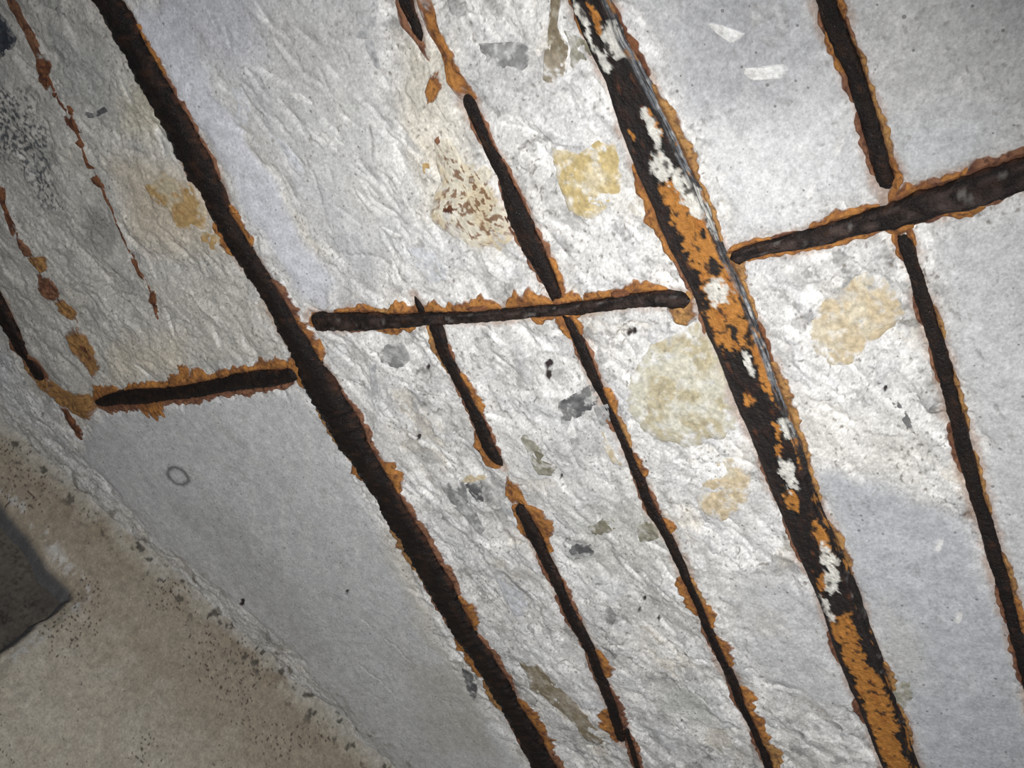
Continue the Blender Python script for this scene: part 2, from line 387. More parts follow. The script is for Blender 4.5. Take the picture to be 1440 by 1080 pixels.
H += smooth * (.0016 + .0004 * mid + .00008 * fine)

# thin skins of cement left on the hacked face, with broken edges
skin = ss(.10, .15, fbm(wx, wy, .075, 5, 42, .55)) * rough
skin2 = ss(.22, .27, fbm(A / 1.8, B, .04, 5, 46, .55)) * rough
H += .0013 * skin + .0011 * skin2
q1 = wx + .005 * fbm(X, Y, .012, 3, 48); q2 = wy + .005 * fbm(X, Y, .012, 3, 49)
fa, ida, ga = facets(q1, q2, .036, 12, 1.2, .9, 2); fb, idb, gb_ = facets(q1 * 1.1 + 2, q2 * .8, .015, 14, 1.2, .9, 2)
shard = ss(-.1, .25, fbm(X, Y, .14, 3, 52)) * rough
H += shard * (.0026 * (ida - .5) + .0015 * (idb - .5))
# albedo
tone = fbm(X, Y, .16, 4, 50); tone2 = fbm(X, Y, .045, 4, 55); speck = fbm(X, Y, .008, 2, 60)
C = np.zeros(X.shape + (3,)); C[:] = (.60, .592, .575)
C = mix(C, (.47, .47, .475), ss(-.1, .6, tone) * .75)
C = mix(C, (.68, .672, .655), ss(.05, .55, tone2) * .7)
C = mix(C, (.58, .53, .44), ss(.12, .6, fbm(X, Y, .09, 4, 70)) * .5)
C *= (1 + rough * (.22 * (id2 - .5) + .14 * (id3 - .5) + .12 * (id1 - .5)))[..., None]
C = mix(C, (.36, .36, .355), rough * ss(.35, .75, fbm(A / 2, B, .03, 4, 75)) * .6)
C *= (1 + rough * (.20 * np.clip(tone + tone2, -1, 1) + .30 * fbm(X, Y, .014, 4, 61, .6)) + shard * (.16 * (ss(.25, .0, ida) - ss(.78, .9, ida) * 1.9) + .14 * (ss(.2, 0, idb) - 1.7 * ss(.82, .92, idb))))[..., None]
C = mix(C, (.66, .66, .655), skin * .5); C = mix(C, (.50, .505, .515), skin2 * .6)
C = mix(C, (.13, .12, .11), (1 - ss(.0, .035, ga + .05 * fine)) * shard * ss(-.15, .2, fbm(X, Y, .05, 3, 54)) * .85)
C = mix(C, (.22, .215, .21), rough * ss(.20, .34, fbm(X, Y, .022, 5, 57, .6)) * ss(-.15, .25, fbm(X, Y, .12, 3, 58)) * .6)
C = mix(C, (.80, .80, .79), rough * ss(.22, .34, fbm(A / 2.2, B, .018, 5, 59, .6)) * .5)
C = mix(C, (.455, .465, .485), smooth * .82)
C = mix(C, (.52, .52, .52), smooth * ss(0, .6, tone2) * .5); C = mix(C, (.60, .60, .60), smooth * ss(.15, .40, fbm(X, Y, .035, 6, 63, .62)) * .6); C = mix(C, (.34, .345, .355), smooth * ss(.15, .5, fbm(X, Y, .05, 6, 66, .62)) * .5)
def tint(poly, c, k, feather=.02, thr=None):
    global C
    m = region(poly, feather) * k
    if thr is not None: m = m * thr
    C = mix(C, c, m)
tint(SMOOTH[6], (.60, .61, .66), .85, .008)
tint([(210,-40),(350,-40),(380,90),(300,80),(240,70)], (.44, .45, .50), .6)
tint([(350,20),(520,20),(540,120),(470,180),(390,150)], (.47, .465, .455), .6)
tint([(470,95),(560,180),(590,280),(520,330),(430,230)], (.56, .56, .545), .6)
tint([(960,-20),(1105,-20),(1120,80),(1080,140),(980,150),(970,60)], (.36, .365, .385), .8)
tint([(985,170),(1180,170),(1215,270),(1060,320),(1010,290)], (.64, .645, .65), .75)
tint(SMOOTH[1], (.40, .415, .445), .65)
tint(SMOOTH[3], (.49, .485, .475), .6)
tint([(1260,160),(1390,150),(1410,215),(1280,245)], (.47, .49, .52), .6)
tint(SMOOTH[0], (.53, .535, .54), .65)
tint(SMOOTH[2], (.52, .525, .53), .7)
# the older, dirtier strip towards the wall
grime = ss(-.05, .30, fbm(X, Y, .0058, 3, 80) + .35 * tone2)
left = [(-200,-80),(130,-80),(250,240),(345,400),(400,510),(130,560),(60,560),(-60,400),(-250,200)]
tint(left, (.44, .425, .385), .75)
tint(left, (.30, .30, .29), .55, .02, ss(.1, .5, fbm(X, Y, .05, 4, 85)))
tint([(-30,120),(40,115),(72,200),(86,292),(60,290),(20,230),(-30,220)], (.05, .055, .065), .9, .02, grime)
tint([(60,30),(150,60),(160,170),(100,140)], (.27, .28, .28), .5)
tint([(110,285),(165,300),(165,355),(125,345)], (.18, .18, .175), .6, .012)
tint([(200,80),(240,170),(215,200),(160,170)], (.44, .40, .28), .5)
tint([(160,230),(300,230),(330,350),(200,345)], (.45, .37, .26), .55, .03)
tint([(200,395),(330,380),(400,490),(230,520)], (.47, .45, .41), .5)
tint([(160,480),(260,470),(255,520),(150,540)], (.56, .50, .40), .6)
tint([(560,60),(640,60),(650,200),(590,250),(560,180)], (.60, .55, .45), .6)
tint([(600,190),(720,300),(700,350),(600,300)], (.62, .57, .47), .5)
tint([(660,40),(750,50),(770,140),(690,150),(650,120)], (.37, .37, .37), .6)
tint([(640,600),(860,600),(900,700),(800,760),(690,700)], (.56, .56, .555), .4)
tint([(800,720),(930,700),(960,800),(830,800)], (.42, .42, .39), .55, .02)
tint([(820,560),(860,560),(870,610),(850,640),(800,660),(750,650)], (.40, .40, .40), .45, .015)
tint([(1060,590),(1180,560),(1330,640),(1300,690),(1150,660)], (.63, .61, .57), .5)
tint([(600,940),(660,930),(700,1060),(640,1040)], (.42, .41, .36), .6, .02)
tint([(545,720),(600,850),(640,940),(600,900),(540,780)], (.52, .49, .42), .55, .015)
tint([(930,960),(990,975),(1000,1010),(930,1000)], (.36, .37, .35), .6, .015)
tint([(1240,560),(1325,640),(1310,650),(1250,590)], (.34, .33, .30), .6, .01)
for xx, yy in ((352, 600), (432, 580), (505, 690), (300, 620), (395, 700), (560, 880)): tint([(xx, yy), (xx + 9, yy), (xx + 6, yy + 190), (xx - 4, yy + 190)], (.60, .60, .60), .45, .006)
tint([(230,700),(330,720),(420,830),(470,930),(440,930),(340,830)], (.40, .40, .40), .5, .03)
tint([(560,900),(640,960),(700,1070),(600,1060)], (.44, .43, .40), .6, .03)
tint([(1160,670),(1300,700),(1330,740),(1180,720)], (.36, .37, .39), .6, .02)
tint([(1240,830),(1300,900),(1300,960),(1250,940)], (.47, .46, .43), .6, .02)
# formwork dust and small white scuffs on the smooth faces
tint(SMOOTH[0], (.52, .52, .515), .7, .02, ss(.25, .6, fbm(A / 3, B, .02, 3, 90)))
mot = fbm(X, Y, .045, 6, 101, .68); C *= (1 + smooth * (.30 * mot + .16 * fbm(X, Y, .012, 4, 103, .65)) - smooth * .16 * ss(.18, .3, mot) + smooth * .10 * ss(-.18, -.3, mot))[..., None]
# shallow tool scoops
def stroke(cx, cy, ang, L, W, D, white=0.0):
    P = up_px([(cx, cy)])[0]; e = up_px([(cx, cy), (cx + math.cos(ang), cy + math.sin(ang))]); t = e[1] - e[0]; t /= np.linalg.norm(t)
    b = box_idx(P[None], max(L, W) * 1.2)
    if X[b].size == 0: return
    dx = X[b] - P[0]; dy = Y[b] - P[1]; a = (dx * t[0] + dy * t[1]) / L; c = (-dx * t[1] + dy * t[0]) / W
    c = c + .25 * fine[b] + .3 * a * a
    m = np.clip(1 - a * a, 0, 1) * np.where(c < .8, np.clip((c + 1) / 1.8, 0, 1) ** 1.2, np.clip((1 - c) / .2, 0, 1))
    m = np.where(np.abs(c) < 1, m, 0)
    H[b] -= D * m
    if white: C[b] = mix(C[b], (.74, .735, .72), np.clip(m * 3, 0, 1) * white)
random.seed(5)
for k in range(420):
    cx = random.uniform(180, 1400); cy = random.uniform(0, 1080)
    p = up_px([(cx, cy)])[0]
    i = min(max(np.searchsorted(xs, p[0]), 0), len(xs) - 1); j = min(max(np.searchsorted(ys, p[1]), 0), len(ys) - 1)
    if smooth[j, i] > .5 or random.random() > .35 + .6 * patch[j, i]: continue
    s = random.uniform(.6, 1.5)
    stroke(cx, cy, random.gauss(.85, .28), .017 * s, .0048 * s * random.uniform(.7, 1.4), .0030 * s, random.choice([0, 0, .3, .5]))
for k in range(80):                                             # the dense chopping beside the main bar
    cx = random.uniform(300, 570); cy = random.uniform(20, 400)
    if cx < 190 + .62 * cy + 60: continue
    s = random.uniform(.6, 1.6); stroke(cx, cy, random.gauss(.78, .2), .016 * s, .0042 * s, .0017 * s, random.choice([0, 0, 0, .35]))
for (cx, cy) in [(1320, 765), (1348, 866), (1180, 205), (1140, 265), (1015, 250)]: stroke(cx, cy, -1.2, .008, .003, .0008, .8)
# cracks
def crack(pts, w=.0011, d=.002, dark=.55):
    P = up_px(pts); b = box_idx(P, .02); dd = np.full(X[b].shape, 9.)
    for p, q in zip(P[:-1], P[1:]):
        e = q - p; u = X[b] + .005 * mid[b] + .003 * fine[b] - p[0]; v = Y[b] + .005 * tone2[b] + .003 * rid[b] - p[1]; t = np.clip((u * e[0] + v * e[1]) / (e @ e), 0, 1)
        dd = np.minimum(dd, np.hypot(u - e[0] * t, v - e[1] * t))
    m = (1 - ss(w * .5, w * 1.6, dd)) * ss(-.45, .25, fbm(X[b], Y[b], .03, 3, 77)); H[b] -= d * m; C[b] = mix(C[b], (.10, .09, .08), m * dark * .8)
for c in ([(780,205),(790,250),(800,290),(822,310),(850,300)], [(965,627),(1000,625),(1032,606)], [(758,753),(790,757),(812,760),(840,748)],
          [(100,400),(140,396),(165,415),(205,422)], [(222,440),(260,420),(300,415)], [(670,143),(685,140),(700,136)], [(968,180),(1010,166),(1060,152),(1110,140)],
          [(690,715),(740,790),(770,850)], [(640,700),(690,800),(722,868)], [(1330,430),(1362,465),(1388,510)], [(1375,535),(1398,570),(1412,590)], [(700,805),(760,860),(790,930)],
          [(800,280),(812,305),(830,318)], [(525,160),(530,230),(560,270)], [(60,290),(100,290),(150,300)], [(1150,445),(1175,420),(1140,430)], [(870,470),(895,460),(940,438)],
          [(600,300),(640,310),(660,345)], [(500,930),(545,965),(580,1000)], [(508,870),(560,910),(580,932)],
          [(440,190),(480,240),(520,300)], [(395,170),(440,240),(470,330)], [(340,120),(356,150),(370,160)], [(455,320),(480,350),(510,360),(550,372)]):
    crack(c)
# round blister marks on the intact face
def ring(cx, cy, rx, ry, k=.8):
    P = up_px([(cx, cy)]); b = box_idx(P, .05); px, py = to_px(X[b], Y[b]); q = np.hypot(((px - cx) - .45 * (py - cy)) / rx, (py - cy) / ry) + .12 * fine[b]
    m = np.exp(-((q - 1) / .22) ** 2); H[b] -= .0012 * m; C[b] = mix(C[b], (.10, .10, .10), m * k)
ring(250, 670, 13, 12); ring(133, 680, 6, 6, .6); ring(940, 838, 9, 9, .25)
# black crumbs of old bitumen in the hacked face
for (cx, cy, r) in [(772,512,5),(772,526,6),(788,672,4),(600,518,3),(588,616,3),(900,848,3.5),(904,846,3),(924,872,3.5),(898,860,3),(925,874,3),(958,1014,3),(884,468,4),(893,464,4),(1246,545,3),(490,829,4),(341,847,4),(1277,600,3),(1350,702,3),(1050,470,2)]:
    P = up_px([(cx, cy)]); b = box_idx(P, .012); px, py = to_px(X[b], Y[b]); m = 1 - ss(.6, 1.1, np.hypot((px - cx) * 1.25 + .35 * (py - cy), (py - cy) * .8) / r + .9 * fine[b] + .4 * tone2[b])
    H[b] -= .002 * m; C[b] = mix(C[b], (.03, .022, .022), m)
# worn, dirty rim where the slab meets the wall
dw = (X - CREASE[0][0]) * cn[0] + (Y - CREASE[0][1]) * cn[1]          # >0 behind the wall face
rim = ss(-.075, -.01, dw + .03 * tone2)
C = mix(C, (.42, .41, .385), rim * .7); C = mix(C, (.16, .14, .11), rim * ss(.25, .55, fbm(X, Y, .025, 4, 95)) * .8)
H += rim * (.004 * mid + .002 * fbm(X, Y, .02, 3, 97))
# beds for the stones
SB = []
for kind, proud, poly in STONES:
    P = up_px(poly); b = box_idx(P, .012); d = sdf(P, X[b], Y[b]); ins = d < .0
    base = float(H[b][ins].mean()) if ins.any() else 0.
    base = min(max(base, -.003), .003); m = 1 - ss(-.001, .006, d)
    H[b] = H[b] * (1 - m) + (base + .30 * (H[b] - base) + .0006 * fine[b] + .0005 * mid[b]) * m; SB.append(base)
# channels for the bars, with rust soaked into the concrete next to them
dist = np.full(X.shape, 9.)
for k, p in PATH.items():
    P = p['C']
    for i in range(len(P) - 1):
        b = box_idx(P[i:i + 2], .06); e = P[i + 1] - P[i]; u = X[b] - P[i][0]; v = Y[b] - P[i][1]
        t = np.clip((u * e[0] + v * e[1]) / (e @ e + 1e-12), 0, 1)
        w = p['w'][i] + (p['w'][i + 1] - p['w'][i]) * t
        dist[b] = np.minimum(dist[b], np.hypot(u - e[0] * t, v - e[1] * t) - w)
m = 1 - ss(.001, .016, dist); H = H * (1 - m) + (np.clip(H, -.002, .0012)) * m
H -= .0012 * (1 - ss(-.001, .002, dist))
st = (1 - ss(.000, .008, dist + .005 * tone2 + .003 * fine)); C = mix(C, (.30, .17, .10), st * .55)
C *= (1 + (.04 + .06 * rough) * rng.standard_normal(X.shape) + (.03 + .08 * rough) * fbm(X, Y, .0042, 2, 98))[..., None]
pitm = ss(.50, .60, gn(X / .0042, Y / .0042, 99) * (.8 + .5 * tone2)) * (.45 + .55 * rough); C = mix(C, (.16, .14, .12), pitm * .8); H -= .0008 * pitm
C = np.clip(C, .02, .85)
V = np.stack([X, Y, CEIL - H], -1).reshape(-1, 3)
dq = dw[:-1, :-1]; keep = dq < .06
ceiling = mesh_obj('ceiling', V, grid_quads(len(ys), len(xs), keep)[:, ::-1].copy(), M_CEIL, None, C.reshape(-1, 3), (0, 0, CEIL))
tag(ceiling, 'hacked pale concrete slab underside with exposed rusted reinforcement', 'ceiling', None, 'structure')
def Hat(x, y):
    x = np.asarray(x); y = np.asarray(y)
    i = np.clip(np.searchsorted(xs, x) - 1, 0, len(xs) - 2); j = np.clip(np.searchsorted(ys, y) - 1, 0, len(ys) - 2)
    fx = np.clip((x - xs[i]) / (xs[i + 1] - xs[i]), 0, 1); fy = np.clip((y - ys[j]) / (ys[j + 1] - ys[j]), 0, 1)
    return (H[j, i] * (1 - fx) + H[j, i + 1] * fx) * (1 - fy) + (H[j + 1, i] * (1 - fx) + H[j + 1, i + 1] * fx) * fy

def Cat(x, y):
    i = np.clip(np.searchsorted(xs, x), 0, len(xs) - 1); j = np.clip(np.searchsorted(ys, y), 0, len(ys) - 1); return C[j, i]
# ------------------------------------------------------------------ domed pieces with a given outline (stones, chips, rust blobs)
def resample(P, n, ragged, seed, px):
    P = np.array(P); m = len(P); out = []
    t = np.linspace(0, m, n, endpoint=False); i = t.astype(int); f = t - i
    p0, p1, p2, p3 = P[(i - 1) % m], P[i % m], P[(i + 1) % m], P[(i + 2) % m]; f = f[:, None]
    cr = .5 * (2 * p1 + (p2 - p0) * f + (2 * p0 - 5 * p1 + 4 * p2 - p3) * f ** 2 + (3 * p1 - p0 - 3 * p2 + p3) * f ** 3)
    O = .3 * cr + .7 * (p1 + (p2 - p1) * f)
    k = np.linspace(0, 2 * np.pi, n, endpoint=False)
    nz = gn(np.cos(k) * 3.1 + seed * 1.7, np.sin(k) * 3.1, seed) + .6 * gn(np.cos(k) * 8 + seed, np.sin(k) * 8, seed + 3)
    c = O.mean(0); return c + (O - c) * (1 + ragged * nz)[:, None]
def piece(name, poly, mat, parent, proud, base=None, ragged=.05, seed=1, seg=72, rings=10, flat=True, pal=None, film=.85):
    O = resample(up_px(poly), seg, ragged, seed, 1); c = O.mean(0)
    rr = np.concatenate([[1.03, 1.0, .95], np.linspace(.86, .12, rings - 3)])
    pr = np.interp(rr, [.12, .5, .86, .95, 1.0, 1.03], [1.0, 1.0, .75, .25, -.35, -1.6] if flat else [1.15, 1.0, .6, .3, -.1, -1.5])
    VV = []
    for r, q in zip(rr, pr):
        p = c + (O - c) * r
        h = (base + 0 * p[:, 0] if base is not None else Hat(p[:, 0], p[:, 1])) + proud * .001 * q
        if q > .5: h = h + .0006 * fbm(p[:, 0], p[:, 1], .012, 3, seed)
        VV.append(np.stack([p[:, 0], p[:, 1], CEIL - h], 1))
    n = len(rr); V = np.concatenate(VV + [[[c[0], c[1], VV[-1][:, 2].mean()]]])
    cl = None
    if isinstance(pal, str):
        cl = rust_cols(pal, V[:, 0], V[:, 1], np.maximum(np.concatenate([np.repeat(rr, seg), [0]]) * .98, .3), seed, film)
        cl = np.where((V[:, 2] < 0)[:, None], cl, cl)
    elif pal is not None:
        x, y = V[:, 0], V[:, 1]; n1 = fbm(x, y, .035, 4, seed); n2 = fbm(x, y, .014, 4, seed + 5, .6); n3 = fbm(x, y, .006, 3, seed + 9)
        r = np.concatenate([np.repeat(rr, seg), [0]])
        cl = np.zeros((len(V), 3)); cl[:] = pal[0]; cl = mix(cl, pal[1], ss(-.2, .2, n1))
        cl = mix(cl, pal[2], ss(.10, .2, n3 + .4 * n2) * .9 if pal is PAL['rusty'] else ss(.05, .35, n2) * .7)
        cl *= (1 + .35 * n3)[:, None]
        cl = mix(cl, Cat(x, y), ss(.86, 1.06, r + .45 * n2 + .3 * n3) * film)          # cement film creeping over the edge
    F = []
    for a in range(n - 1):
        for b in range(seg): F.append((a * seg + b, (a + 1) * seg + b, (a + 1) * seg + (b + 1) % seg, a * seg + (b + 1) % seg))
    for b in range(seg): F.append(((n - 1) * seg + b, n * seg, (n - 1) * seg + (b + 1) % seg))
    return mesh_obj(name, V, F, mat, parent, cl)
NAMES = {'white': 'concrete_chip', 'pale': 'concrete_flake', 'plain': 'concrete_flake'}
for i, ((kind, proud, poly), base) in enumerate(zip(STONES, SB)):
    big = np.ptp(np.array(poly)[:, 0]) + np.ptp(np.array(poly)[:, 1]) > 90
    piece(NAMES.get(kind, 'stone'), poly, M_STONE, ceiling, proud * .75, base, .06, i + 1, 120 if big else 60, 34 if big else 14, True, PAL[kind], .3 if kind == 'slate' else .6 if kind == 'white' else .3 if kind == 'gold' else .85)

# ------------------------------------------------------------------ round bars
DIP = {'thin': (434, .003, .012), 'short': (448, .003, .008), 'right': (297, .006, .022)}
def bar_body(name, k, parent=None, prot=.5, mat=None, seed=0, nseg=18, jag=.13, tint=(1, 1, 1), worn=0):
    p = PATH[k]; Lt = p['s'][-1]; n = max(int(Lt / .0028), 8); s = np.linspace(0, Lt, n); x, y, w = along(k, s)
    ker = np.ones(5) / 5
    if n > 20:
        xp = np.convolve(np.pad(x, 2, 'edge'), ker, 'valid'); yp = np.convolve(np.pad(y, 2, 'edge'), ker, 'valid'); x[3:-3] = xp[3:-3]; y[3:-3] = yp[3:-3]
    T = np.stack([np.gradient(x), np.gradient(y)], 1); T /= np.linalg.norm(T, axis=1)[:, None]; N = np.stack([-T[:, 1], T[:, 0]], 1)
    th = np.linspace(0, 2 * np.pi, nseg, endpoint=False)
    S, TH = np.meshgrid(s, th, indexing='ij'); W = w[:, None]
    nz = fbm(S / .02 + seed * 9, TH / 1.1 + 0 * S, 1.0, 4, 100 + seed) + .8 * fbm(S / .006 + seed, TH / .8, 1.0, 2, 110 + seed)
    endw = np.ones(n)
    if not p['lo']: endw = np.minimum(endw, ss(-.002, .006, s))
    if not p['hi']: endw = np.minimum(endw, ss(-.002, .006, Lt - s))
    R = (1 + jag * 1.3 * nz) * endw[:, None]
    cx = np.sign(np.cos(TH)) * np.abs(np.cos(TH)) ** .8 * W * R
    cz = np.sign(np.sin(TH)) * np.abs(np.sin(TH)) ** .75 * W * R * .62
    zc = (prot - .62) * W
    if k in DIP:
        sd_ = np.interp(DIP[k][0], p['cc'], p['s']); zc = zc - (DIP[k][1] * np.exp(-((s - sd_) / DIP[k][2]) ** 4))[:, None]
    px = x[:, None] + N[:, 0:1] * cx; py = y[:, None] + N[:, 1:2] * cx; pz = CEIL - .0004 - (zc + cz)
    V = np.stack([px, py, pz], -1).reshape(-1, 3)
    i = np.arange(n * nseg).reshape(n, nseg); j = np.roll(i, -1, 1)
    Q = np.stack([i[:-1], i[1:], j[1:], j[:-1]], -1).reshape(-1, 4)
    c = np.zeros((n, nseg, 3)); c[:] = (.009, .0065, .006)
    c = mix(c, (.020, .011, .008), ss(-.1, .5, fbm(S / .03, np.cos(TH) * 1.2 + seed, 1., 4, 120 + seed)) * .8)
    c = mix(c, (.042, .019, .011), ss(.35, .7, fbm(S / .012, np.cos(TH) * 2 + seed, 1., 3, 130 + seed)) * .8)
    c = mix(c, (.09, .035, .018), ss(.85, 1.0, np.abs(np.cos(TH))) * ss(.0, .5, nz) * .7) * np.array(tint)
    c = mix(c, (.075, .052, .046), ss(.75, .95, np.sin(TH)) * ss(-.25, .35, fbm(S / .02, TH * 1.5, 1., 3, 137)) * worn)
    c = mix(c, (.16, .15, .14), ss(.7, .95, np.sin(TH)) * ss(.45, .6, fbm(S / .012, TH * 2, 1., 3, 139)) * worn)
    caps = []
    V = np.concatenate([V, [[x[0], y[0], CEIL], [x[-1], y[-1], CEIL]]])
    ca = c.reshape(-1, 3); ca = np.concatenate([ca, ca[:1], ca[-1:]])
    Fs = [tuple(q) for q in Q] + [(i[0][b], j[0][b], n * nseg) for b in range(nseg)] + [(j[-1][b], i[-1][b], n * nseg + 1) for b in range(nseg)]
    return mesh_obj(name, V, Fs, mat or M_BAR, parent, ca)
def crust(parent, k, side, c0, c1, wpx, kind='o', seed=0):
    """lumpy rust scale along one edge of a bar: side -1 left/upper, +1 right/lower, between two picture coordinates"""
    p = PATH[k]; s0, s1 = np.interp([c0, c1], p['cc'], p['s']); s0, s1 = s0 - .003, s1 + .003
    s0 = max(s0, 0); s1 = min(s1, p['s'][-1]); n = max(int((s1 - s0) / .0013), 10); s = np.linspace(s0, s1, n); x, y, w = along(k, s)
    T = np.stack([np.gradient(x), np.gradient(y)], 1); T /= np.linalg.norm(T, axis=1)[:, None]; N = np.stack([-T[:, 1], T[:, 0]], 1) * side * p['sg']
    mpx, mpy = to_px(x.mean(), y.mean()); sc = px_m(mpx, mpy); Wd = wpx * sc * (1.1 if kind == 'r' else 1.2)
    u = (s - s0) / (s1 - s0); env = np.clip(np.sin(np.pi * u), 0, 1) ** .38
    lob = np.abs(np.sin(s / max(Wd * 1.5, .006) * math.pi * .5 + seed)) * .35 + .65
    wd = Wd * env * lob * (1 + .35 * gn(s / .007, 0 * s + seed, seed % 40) + .3 * gn(s / .016, 0 * s, (seed + 5) % 40))
    wd = np.maximum(wd, .0004); tk = min(.0024, .0007 + Wd * .16)
    fr = np.array([-.45, 0, .12, .25, .38, .5, .62, .74, .84, .92, 1.0, 1.08]); pr = np.interp(fr, [-.45, 0, .25, .5, .75, .92, 1.08], [.6, 1.0, 1.05, .95, .6, .2, -.9])
    VV = []
    for f, q in zip(fr, pr):
        off = np.where(f < 0, w + f * np.minimum(w, .006), w + f * wd)
        a = x + N[:, 0] * off; b = y + N[:, 1] * off
        h = Hat(a, b) + tk * q + (.0007 * gn(a / .004, b / .004, 7) if q > 0 else 0)
        VV.append(np.stack([a, b, CEIL - h], 1))
    V = np.stack(VV, 1).reshape(-1, 3); m = len(fr)
    return mesh_obj('rust_scale', V, grid_quads(n, m), M_RUST, parent, rust_cols(kind, V[:, 0], V[:, 1], np.tile(fr, n), seed))
def blob(parent, poly, kind='o', proud=1.6, ragged=.07, seed=3, name='rust_scale', film=.9):
    return piece(name, poly, M_RUST, parent, proud, None, ragged * 1.6, seed, 56, 14, False, kind, film)
cs = [0]
def crusts(parent, k, rows):
    for side, c0, c1, wpx, kind in rows:
        cs[0] += 1; crust(parent, k, side, c0, c1, wpx, kind, cs[0])
G = 'exposed reinforcing bars'
L_, R_ = -1, 1
b_main = tag(bar_body('reinforcing_bar', 'main', seed=1, prot=.5), 'long thick round black-brown bar running down left of the broken thin bar', 'bar', G)
crusts(b_main, 'main', [(R_,44,76,8,'o'),(R_,74,112,9,'o'),(R_,110,188,8,'r'),(R_,205,255,6,'r'),(R_,290,346,13,'o'),(R_,400,450,13,'r'),(R_,448,505,12,'o'),(R_,555,655,9,'r'),(R_,652,692,15,'o'),
  (R_,695,790,9,'r'),(R_,785,832,11,'r'),(R_,838,882,13,'o'),(R_,895,965,8,'r'),(R_,980,1050,15,'o'),(R_,1045,1085,10,'r'),
  (L_,225,255,5,'r'),(L_,308,352,11,'o'),(L_,560,640,8,'y'),(L_,650,672,11,'o'),(L_,738,812,11,'y'),(L_,820,880,7,'r'),(L_,895,948,14,'o'),(L_,958,1000,9,'y'),(L_,1005,1060,6,'r')])
b_thin = tag(bar_body('reinforcing_bar', 'thin', seed=2, prot=.55), 'long thin dark bar passing under the middle cross tie, starting in orange rust', 'bar', G)
bar_body('bar_section', 'thin_top', b_thin, seed=3, prot=.5)
crusts(b_thin, 'thin', [(L_,165,202,5,'r'),(L_,255,275,4,'r'),(L_,298,345,6,'r'),(L_,350,398,7,'r'),(L_,440,472,10,'o'),(L_,478,512,6,'r'),(L_,578,602,7,'r'),(L_,812,862,12,'o'),(L_,878,918,5,'r'),(L_,955,1000,5,'r'),(L_,1030,1075,4,'r'),(L_,660,720,5,'r'),
  (R_,165,212,5,'r'),(R_,230,300,6,'r'),(R_,328,375,7,'r'),(R_,370,422,9,'o'),(R_,438,468,9,'o'),(R_,485,535,5,'r'),(R_,548,578,12,'o'),(R_,572,625,7,'y'),(R_,638,666,12,'o'),(R_,688,722,6,'r'),(R_,733,748,9,'o'),
  (R_,812,850,6,'y'),(R_,845,878,9,'o'),(R_,896,932,13,'o'),(R_,968,996,14,'o'),(R_,998,1042,12,'o'),(R_,1034,1080,13,'y')])
blob(b_thin, [(584,-8),(605,-8),(620,45),(640,75),(656,105),(670,128),(672,141),(650,141),(633,118),(625,86),(612,62),(600,42)], 'o', 2.2, .03, 4)
blob(b_thin, [(606,106),(618,96),(626,115),(618,138),(603,145),(600,125)], 'o', 1.6, .06, 5)
blob(b_thin, [(554,-8),(562,-6),(573,30),(588,56),(600,64),(606,86),(596,80),(583,57),(563,35)], 'r', 1.6, .04, 6)
blob(b_thin, [(612,196),(618,190),(622,200),(617,206)], 'r', 1, .1, 7)
blob(b_thin, [(617,280),(632,275),(646,288),(640,300),(624,296)], 'd', .8, .16, 8)
b_short = tag(bar_body('reinforcing_bar', 'short', seed=4, prot=.55), 'short thin broken dark bar below the middle cross tie, beside the long thick one', 'bar', G)
bar_body('bar_section', 'short_low', b_short, seed=5, prot=.55); bar_body('wire', 'short_wire', b_short, seed=6, prot=.6, nseg=10); bar_body('bar_stub', 'spur', b_short, seed=7, prot=.8, nseg=10)
crusts(b_short, 'short', [(L_,460,522,8,'y'),(L_,540,602,7,'r'),(L_,608,642,10,'o'),(L_,636,655,12,'o'),(R_,484,505,5,'r'),(R_,528,582,11,'o'),(R_,585,640,5,'r')])
crusts(b_short, 'short_low', [(L_,712,762,9,'o'),(L_,778,822,6,'r'),(L_,838,885,5,'r'),(L_,900,960,5,'r'),(L_,1000,1043,13,'o'),(R_,714,754,22,'o'),(R_,752,775,9,'o'),(R_,815,872,6,'r'),(R_,914,946,13,'o'),(R_,965,1022,8,'r')])
crusts(b_short, 'short_wire', [(L_,1030,1082,4,'r'),(R_,1030,1082,5,'r')])
blob(b_short, [(714,666),(722,676),(732,684),(735,698),(742,712),(729,712),(713,705),(708,690)], 'o', 2.4, .05, 9)
b_right = tag(bar_body('reinforcing_bar', 'right', seed=8, prot=.5), 'long dark bar at the far right passing under the right cross tie', 'bar', G)
crusts(b_right, 'right', [(L_,14,42,6,'r'),(L_,42,95,9,'o'),(L_,90,135,9,'r'),(L_,158,238,10,'r'),(L_,418,452,6,'r'),(L_,488,532,5,'r'),(L_,598,662,8,'r'),(L_,825,872,5,'r'),(L_,895,960,6,'r'),(L_,330,360,6,'o'),
  (R_,-10,28,9,'o'),(R_,20,62,7,'r'),(R_,62,112,8,'y'),(R_,108,150,6,'y'),(R_,148,228,10,'y'),(R_,224,264,11,'o'),(R_,320,345,6,'o'),(R_,435,475,6,'y'),(R_,525,605,6,'y'),(R_,640,720,5,'y'),(R_,778,842,7,'y'),(R_,842,888,10,'o')])
t_left = tag(bar_body('cross_bar', 'tie_left', seed=9, prot=.55), 'short dark cross tie at the left, ending against the thick bar', 'bar', 'cross ties')
crusts(t_left, 'tie_left', [(-1,138,172,11,'o'),(-1,185,252,7,'o'),(-1,246,302,15,'o'),(-1,298,372,8,'o'),(-1,368,414,17,'o'),(1,138,192,9,'r'),(1,188,224,16,'o'),(1,218,305,7,'r'),(1,305,372,9,'r'),(1,368,405,7,'r')])
